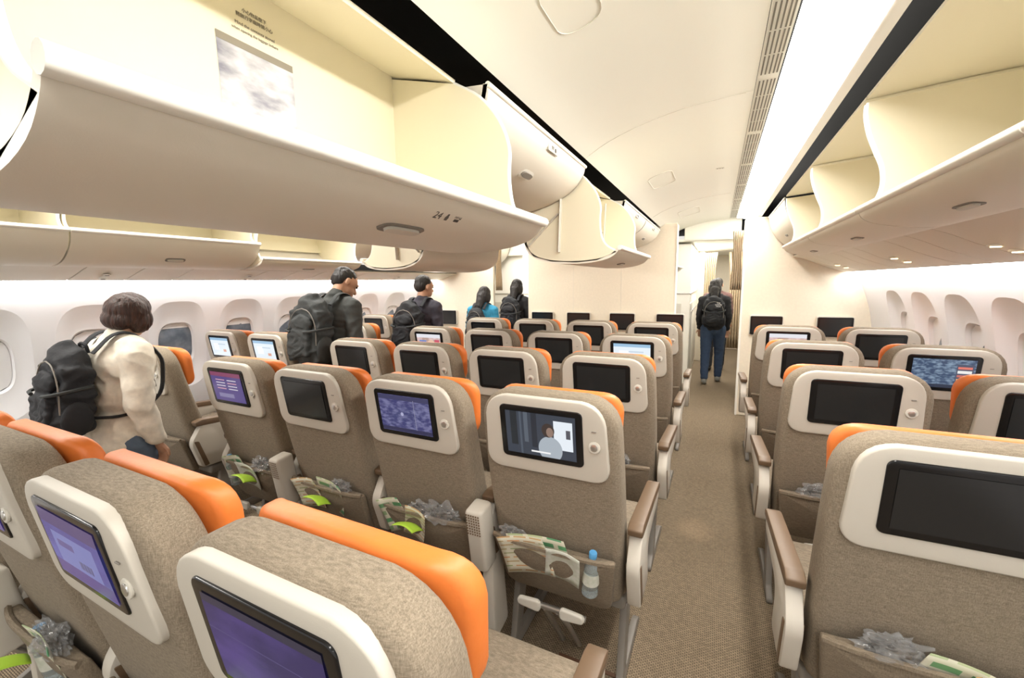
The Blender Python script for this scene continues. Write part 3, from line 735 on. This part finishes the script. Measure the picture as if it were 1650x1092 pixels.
b=lathe('paper_bowl',[(.035,0),(.04,.003),(.066,.055),(.069,.057),(.063,.056),(.038,.008),(.0,.006)],M['paper'],loc=(-2.14,.84,.497)); tag(b,'white disposable paper bowl sitting on a seat cushion','bowl')
crumple('plastic_bag',(-2.02,.72,.525),.07,M['bag'],3.1,'crumpled clear plastic bag lying on a seat cushion',grp='loose plastic bags',flat=(1,1,.45))
crumple('blanket',(-1.55,.64,.535),.09,M['greencloth'],5.1,'crumpled pale green cloth on a seat cushion','cloth',None,flat=(1.2,.9,.4))
crumple('blanket',(-1.0,.70,.53),.08,M['paper'],8.1,'crumpled white headrest cloth on a seat cushion','cloth',None,flat=(1.2,.9,.4))

# ------------------------------------------------------------------ people
def blob(name,prims,voxel,mat,parent,smooth=4,wr=0,wscale=9,off=Vector((0,0,0)),zs=1.5):
    bm=bmesh.new()
    for p in prims:
        if p[0]=='e':
            _,c,r,R=p if len(p)==4 else (*p,None)
            g=bmesh.ops.create_uvsphere(bm,u_segments=20,v_segments=12,radius=1)['verts']
            mt=Matrix.Translation(c)@(R.to_4x4() if R else Matrix.Identity(4))@Matrix.Diagonal((*r,1))
            bmesh.ops.transform(bm,matrix=mt,verts=g)
        elif p[0]=='b':
            _,c,sz,R=p
            g=bmesh.ops.create_cube(bm,size=1)['verts']
            bmesh.ops.transform(bm,matrix=Matrix.Translation(c)@R.to_4x4()@Matrix.Diagonal((*sz,1)),verts=g)
        else:
            _,a,ra,b_,rb=p; a=Vector(a);b_=Vector(b_); t=(b_-a); t.normalize() 
            ref=Vector((1,0,0)) if abs(t.x)<.9 else Vector((0,1,0)); n1=t.cross(ref).normalized(); n2=t.cross(n1)
            rings=[]
            for i in range(5): q=math.pi/2*(i+.3)/5.; rings.append((a-t*ra*math.cos(q),ra*math.sin(q)))
            rings.append((a,ra)); rings.append((b_,rb))
            for i in range(5): q=math.pi/2*(4-i+.3)/5.; rings.append((b_+t*rb*math.cos(q),rb*math.sin(q)))
            n=16; vs=[]
            for c,r in rings: vs.append([bm.verts.new(c+n1*math.cos(j/n*2*math.pi)*r+n2*math.sin(j/n*2*math.pi)*r) for j in range(n)])
            for q in range(len(vs)-1):
                for j in range(n): bm.faces.new((vs[q][j],vs[q][(j+1)%n],vs[q+1][(j+1)%n],vs[q+1][j]))
            bm.faces.new(vs[0][::-1]); bm.faces.new(vs[-1])
    bmesh.ops.recalc_face_normals(bm,faces=bm.faces)
    me=bpy.data.meshes.new(name); bm.to_mesh(me); bm.free()
    t=bpy.data.objects.new('tmp',me); COL.objects.link(t)
    md=t.modifiers.new('r','REMESH'); md.mode='VOXEL'; md.voxel_size=voxel
    if smooth: sm=t.modifiers.new('s','SMOOTH'); sm.factor=.5; sm.iterations=smooth
    dg=bpy.context.evaluated_depsgraph_get(); m2=bpy.data.meshes.new_from_object(t.evaluated_get(dg)); bpy.data.objects.remove(t)
    if wr:
        nn=[v.normal.copy() for v in m2.vertices]
        for v,n in zip(m2.vertices,nn):
            c=Vector((v.co.x*1.0,v.co.y*1.0,v.co.z*zs))*wscale
            q=noise.noise(c+Vector((noise.noise(c*.5),0,0))*1.5)
            v.co+=n*wr*((1-abs(q)*3)+.5*noise.noise(c*2.2))
    m2.transform(Matrix.Translation(-off))
    return addm(name,m2,mat,parent,angle=180)
def person(loc,h,yaw,leanA,headA,coat,pants,hair,label,pack=None,stride=.12,vox=.009,headyaw=0,shoe=None,fwd=.10,loose=0):
    s=h/1.7
    root=empty('person',loc,label,'person'); root.rotation_euler=(0,0,yaw); root.scale=(s,s,s)
    T=Matrix.Translation((0,0,.95))@Matrix.Rotation(-leanA,4,'X')@Matrix.Translation((0,0,-.95))
    Hd=T@Matrix.Translation((0,0,1.47))@Matrix.Rotation(-headA,4,'X')@Matrix.Rotation(headyaw,4,'Z')@Matrix.Translation((0,0,-1.47))
    RT=T.to_3x3(); RH=Hd.to_3x3()
    tp=lambda *p:T@Vector(p); hp=lambda *p:Hd@Vector(p)
    te=lambda c,r:('e',T@Vector(c),r,RT); he=lambda c,r:('e',Hd@Vector(c),r,RH)
    tb=lambda c,r:('b',T@Vector(c),r,RT)
    B=[];J=[];P=[];HR=[]
    B+=[he((0,.015,1.605),(.072,.090,.090)),he((0,.045,1.545),(.055,.062,.062)),he((0,.085,1.512),(.026,.022,.02)),
        ('c',hp(0,.0,1.52),.052,tp(0,-.01,1.42),.058),('c',hp(0,.100,1.59),.009,hp(0,.118,1.562),.013),
        he((.076,.005,1.575),(.010,.020,.032)),he((-.076,.005,1.575),(.010,.020,.032)),
        he((0,.103,1.533),(.022,.010,.006)),he((0,.103,1.523),(.019,.010,.006)),he((0,.098,1.615),(.05,.012,.008))]
    def torso(L,g):
        L+=[te((0,-.005,1.31),(.170+g,.112+g,.15)),te((0,.0,1.15),(.148+g,.105+g,.16)),te((0,0,.99),(.155+g,.112+g,.13))]
        for sx in (-1,1): L.append(('c',tp(sx*.05,0,1.41),.050+g,tp(sx*.155,-.005,1.375),.048+g))
    torso(B,0); torso(J,.016+loose)
    J.append(te((0,0,.93),(.172+loose,.13+loose,.09))); J.append(('c',tp(0,-.01,1.42),.068,tp(0,-.008,1.455),.062))
    if loose: J.append(te((0,0,.88),(.185,.150,.07)))
    for sx in (-1,1):
        sh=tp(sx*.178,-.005,1.37)
        el=tp(sx*.215,-.01,1.11); wr_=el+Vector((-sx*.01,fwd,-.22))
        B+=[('c',sh,.043,el,.034),('c',el,.034,wr_,.024)]
        J+=[('c',sh,.062+loose*.5,el,.052+loose*.6),('c',el,.052+loose*.6,wr_-(wr_-el).normalized()*.02,.042+loose*.3)]
        d=(wr_-el).normalized(); side=Vector((0,0,1)).cross(d); side=side.normalized() if side.length>.1 else Vector((0,1,0))
        up=d.cross(side)
        pc=wr_+d*.05
        R=Matrix((side*.036,up*.014,d*.045)).transposed()
        B.append(('e',pc,(1,1,1),R))
        for i,(o_,l_) in enumerate(((-.027,.062),(-.009,.072),(.009,.068),(.027,.052))):
            a0=pc+side*o_+d*.035; a1=a0+d*l_*.5+up*-.006; a2=a1+d*l_*.42+up*-.022
            B+=[('c',a0,.0085,a1,.008),('c',a1,.008,a2,.0065)]
        t0=pc+side*-.03*sx-d*.015; t1=t0+side*-.022*sx+d*.03; B+=[('c',t0,.011,t1,.009),('c',t1,.009,t1+d*.028-up*.006,.008)]
    for sx in (-1,1):
        st=stride*sx
        hip=Vector((sx*.09,0,.90)); kn=Vector((sx*.10,st*.6+.03,.50)); an=Vector((sx*.10,st,.095))
        B+=[('c',hip,.085,kn,.055),('c',kn,.055,an,.038),('c',an,.036,an+Vector((0,.13,-.06)),.028)]
        P+=[('c',hip,.103,kn,.074),('c',kn,.072,an+Vector((0,0,.02)),.058)]
        blob('shoe',[('c',an+Vector((0,-.035,-.045)),.045,an+Vector((0,.13,-.055)),.038),('c',an+Vector((0,0,.0)),.045,an+Vector((0,0,-.04)),.047)],.009,shoe or M['dark'],root,smooth=3)
    P.append(('e',Vector((0,0,.92)),(.165,.12,.12),Matrix.Identity(3)))
    blob('body',B,vox*.75,M['skin'],root,smooth=2)
    blob('trousers',P,vox*1.2,pants,root,wr=.004,wscale=11)
    blob('jacket',J,vox*1.0,coat,root,wr=.008 if loose else .006,wscale=8 if loose else 10,zs=.9 if loose else 1.5)
    if hair=='short': HR+=[he((0,-.010,1.630),(.077,.092,.078)),he((0,-.040,1.590),(.072,.060,.066))]
    else: HR+=[he((0,-.012,1.628),(.083,.096,.086)),he((0,-.045,1.585),(.078,.066,.075))]
    hm=M['hair']
    if hair=='bob': HR+=[he((0,-.025,1.605),(.098,.102,.098)),he((.064,.01,1.570),(.036,.068,.070)),he((-.064,.01,1.570),(.036,.068,.070)),he((0,-.058,1.55),(.084,.055,.064))]; hm=M['hairb']
    if hair=='long': HR+=[he((0,-.04,1.56),(.092,.075,.12)),('c',hp(0,-.07,1.53),.07,hp(0,-.10,1.38),.05),he((.068,.0,1.55),(.028,.05,.08)),he((-.068,.0,1.55),(.028,.05,.08))]
    blob('hair',HR,.005,hm,root,smooth=2,wr=.0028,wscale=42,zs=.28)
    for sx in (-1,1):
        blob('eye',[he((sx*.031,.098,1.597),(.012,.008,.007))],.004,M['dark'],root,smooth=1)
    if pack:
        pm,(w,d,hh),plabel=pack
        off=T@Vector((0,-.22,1.0))
        Rz=Matrix.Rotation(yaw,3,'Z')
        pe=empty('backpack',Vector(loc)+Rz@(off*s),plabel,'backpack','backpacks'); pe.rotation_euler=(0,0,yaw); pe.scale=(s,s,s)
        cz=1.19; cy=-.120-loose*.6-d/2
        blob('main_compartment',[tb((0,cy+.01,cz-.04),(w*.86,d*.62,hh*.72)),te((0,cy+.01,cz+.06),(w/2*.93,d/2*.8,hh/2*.85)),te((0,cy-.01,cz-.11),(w/2*1.0,d/2*.95,hh/2*.60))],.009,pm,pe,smooth=9,wr=.010,wscale=9,off=off)
        blob('front_pocket',[tb((0,cy-d*.36,cz-.09),(w*.60,d*.26,hh*.36)),te((0,cy-d*.34,cz+.05),(w*.30,d*.16,hh*.13))],.008,pm,pe,smooth=6,wr=.006,wscale=14,off=off)
        g=loose
        for sx in (-1,1):
            pts=smoothline([(sx*.085,-.135-g,1.38),(sx*.093,-.07,1.460+g),(sx*.100,.02,1.458+g),(sx*.108,.112+g,1.36),(sx*.112,.128+g,1.26),(sx*.130,.105+g,1.14),(sx*(.155+g),.02,1.07),(sx*(.150+g),-.08,1.05),(sx*.12,-.14-g,1.05)],4)
            tube('shoulder_strap',[T@Vector(p)-off for p in pts],.022,pm,pe,n=8,flat=.35)
            blob('side_pocket',[te((sx*w*.45,cy,cz-.13),(.025,d*.33,hh*.20))],.010,pm,pe,off=off)
            tube('zip',[T@Vector(p)-off for p in smoothline([(sx*w*.42,cy-d*.30,cz-.10),(sx*w*.39,cy-d*.32,cz+.04),(sx*w*.22,cy-d*.33,cz+.13),(0,cy-d*.33,cz+.155)],3)],.0035,M['gray'],pe,n=6)
            tube('compression_strap',[T@Vector(p)-off for p in smoothline([(sx*w*.46,cy+d*.30,cz+.03),(sx*w*.49,cy,cz+.02),(sx*w*.40,cy-d*.42,cz+.0),(sx*w*.2,cy-d*.50,cz-.01)],3)],.009,M['packg'],pe,n=6,flat=1)
        tube('top_handle',[T@Vector(p)-off for p in smoothline([(-.04,-.15,1.38),(-.03,-.16,1.425),(.03,-.16,1.425),(.04,-.15,1.38)],4)],.008,pm,pe,n=6)
        return root,pe,T,off,(cy,cz,d,w,hh)
    return root
cl=lambda n,c,**k:nmat(n,c,.85,var=.08,vscale=30,bump=.3,bscale=40,**k)
jb=cl('jacket_beige',(.76,.70,.59)); jk=cl('jacket_charcoal',(.045,.048,.045)); jg=cl('jacket_dark',(.035,.032,.045)); jt=cl('jacket_teal',(.03,.25,.42)); jbl=cl('jacket_black',(.012,.012,.014))
dn=cl('denim',(.03,.055,.11)); dk=cl('trousers_dark',(.02,.02,.025)); jr=cl('shirt_dark_red',(.10,.05,.045)); gy=cl('trousers_grey',(.10,.14,.20))
person((-2.52,.93,0),1.44,0,.10,.34,jb,gy,'bob','woman in beige jacket with short brown hair walking along aisle',(M['pack'],(.32,.20,.46),'large black backpack worn on a beige jacket'),stride=.10,vox=.008,headyaw=.45,fwd=.06,loose=.016)
person((-2.50,2.18,0),1.62,0,.10,.62,jk,dk,'short','man in charcoal jacket looking down, walking along aisle',(M['packg'],(.34,.22,.50),'large dark grey hiking backpack with pockets'),stride=.12,vox=.008,headyaw=-.35)
person((-2.50,3.20,0),1.54,0,.06,.15,jg,dk,'short','person in dark jacket with short black hair in aisle',(M['pack'],(.34,.22,.44),'black backpack worn on a dark jacket'),stride=.1,vox=.010,headyaw=-.3)
person((-2.48,4.30,0),1.42,0,.10,.25,jt,dk,'long','person in teal blue jacket with long black hair',(M['pack'],(.28,.16,.36),'dark backpack worn on a teal jacket'),stride=.1,vox=.011)
person((-2.47,5.22,0),1.50,0,.05,.2,jbl,dk,'long','person in black jacket with dark hair in aisle',(M['pack'],(.33,.2,.44),'black backpack with straps worn on a black jacket'),stride=.1,vox=.011)
r_=person((-.03,6.55,0),1.46,0,.05,.15,jbl,dn,'long','person in black jacket and jeans walking up the aisle',(M['pack'],(.33,.2,.44),'black backpack with small white lettering'),stride=.14,vox=.010,shoe=cl('shoe_grey',(.2,.2,.18)))
root,pe,T,off,(cy,cz,d,w,hh)=r_
for i,tx in enumerate(('THE','NORTH','FACE')):
    text('logo_text',tx,.028,Matrix.Translation(T@Vector((.06,cy-d*.5-.02,cz+.13-i*.026))-off)@Matrix.Rotation(math.pi/2,4,'X'),M['inkw'],pe)
person((.01,7.5,0),1.48,0,.03,.1,jr,dk,'short','person in dark red top walking up the aisle',None,stride=.1,vox=.012)

# ------------------------------------------------------------------ lights
def area(name,loc,rot,sx,sy,e,col=(1,.965,.905)):
    l=bpy.data.lights.new(name,'AREA'); l.shape='RECTANGLE'; l.size=sx; l.size_y=sy; l.energy=e; l.color=col
    o=bpy.data.objects.new(name,l); COL.objects.link(o); o.location=loc; o.rotation_euler=rot; return o
area('cove_lamp_light',(.26,2.3,H+.69),(0,math.radians(20),0),.10,7.0,74)
area('cove_lamp_light',(FX(.26),2.3,H+.69),(0,math.radians(-20),0),.10,7.0,80)
area('forward_lamp',(-.1,7.8,H+.48),(0,0,0),.4,2.5,55)
area('forward_lamp',(-2.4,7.0,H+.48),(0,0,0),.4,2.5,40)
sp=bpy.data.lights.new('reading_spot','SPOT'); sp.energy=150; sp.spot_size=math.radians(5); sp.spot_blend=.8; sp.color=(1,.80,.64); sp.shadow_soft_size=.01
so=bpy.data.objects.new('reading_spot',sp); COL.objects.link(so); so.location=(.02,.9,H+.70)
so.rotation_euler=(Vector((-.06,2.55,0))-Vector(so.location)).to_track_quat('-Z','Y').to_euler()
w=bpy.data.worlds.new('World'); SC.world=w; w.use_nodes=True
w.node_tree.nodes['Background'].inputs[0].default_value=(1,.965,.905,1); w.node_tree.nodes['Background'].inputs[1].default_value=.85
SC.view_settings.view_transform='Standard'
# ------------------------------------------------------------------ camera
th=math.radians(25.9); ph=math.radians(7.6); ro=.015
f=Vector((-math.sin(th)*math.cos(ph),math.cos(th)*math.cos(ph),-math.sin(ph))); r0=Vector((math.cos(th),math.sin(th),0)); u0=r0.cross(f)
r=r0*math.cos(ro)-u0*math.sin(ro); u=u0*math.cos(ro)+r0*math.sin(ro)
cam=bpy.data.cameras.new('camera'); co=bpy.data.objects.new('camera',cam); COL.objects.link(co)
co.matrix_world=Matrix(((r.x,u.x,-f.x,0),(r.y,u.y,-f.y,0),(r.z,u.z,-f.z,H),(0,0,0,1)))
cam.sensor_width=36; cam.lens=36*680/1650; cam.clip_start=.02
SC.camera=co
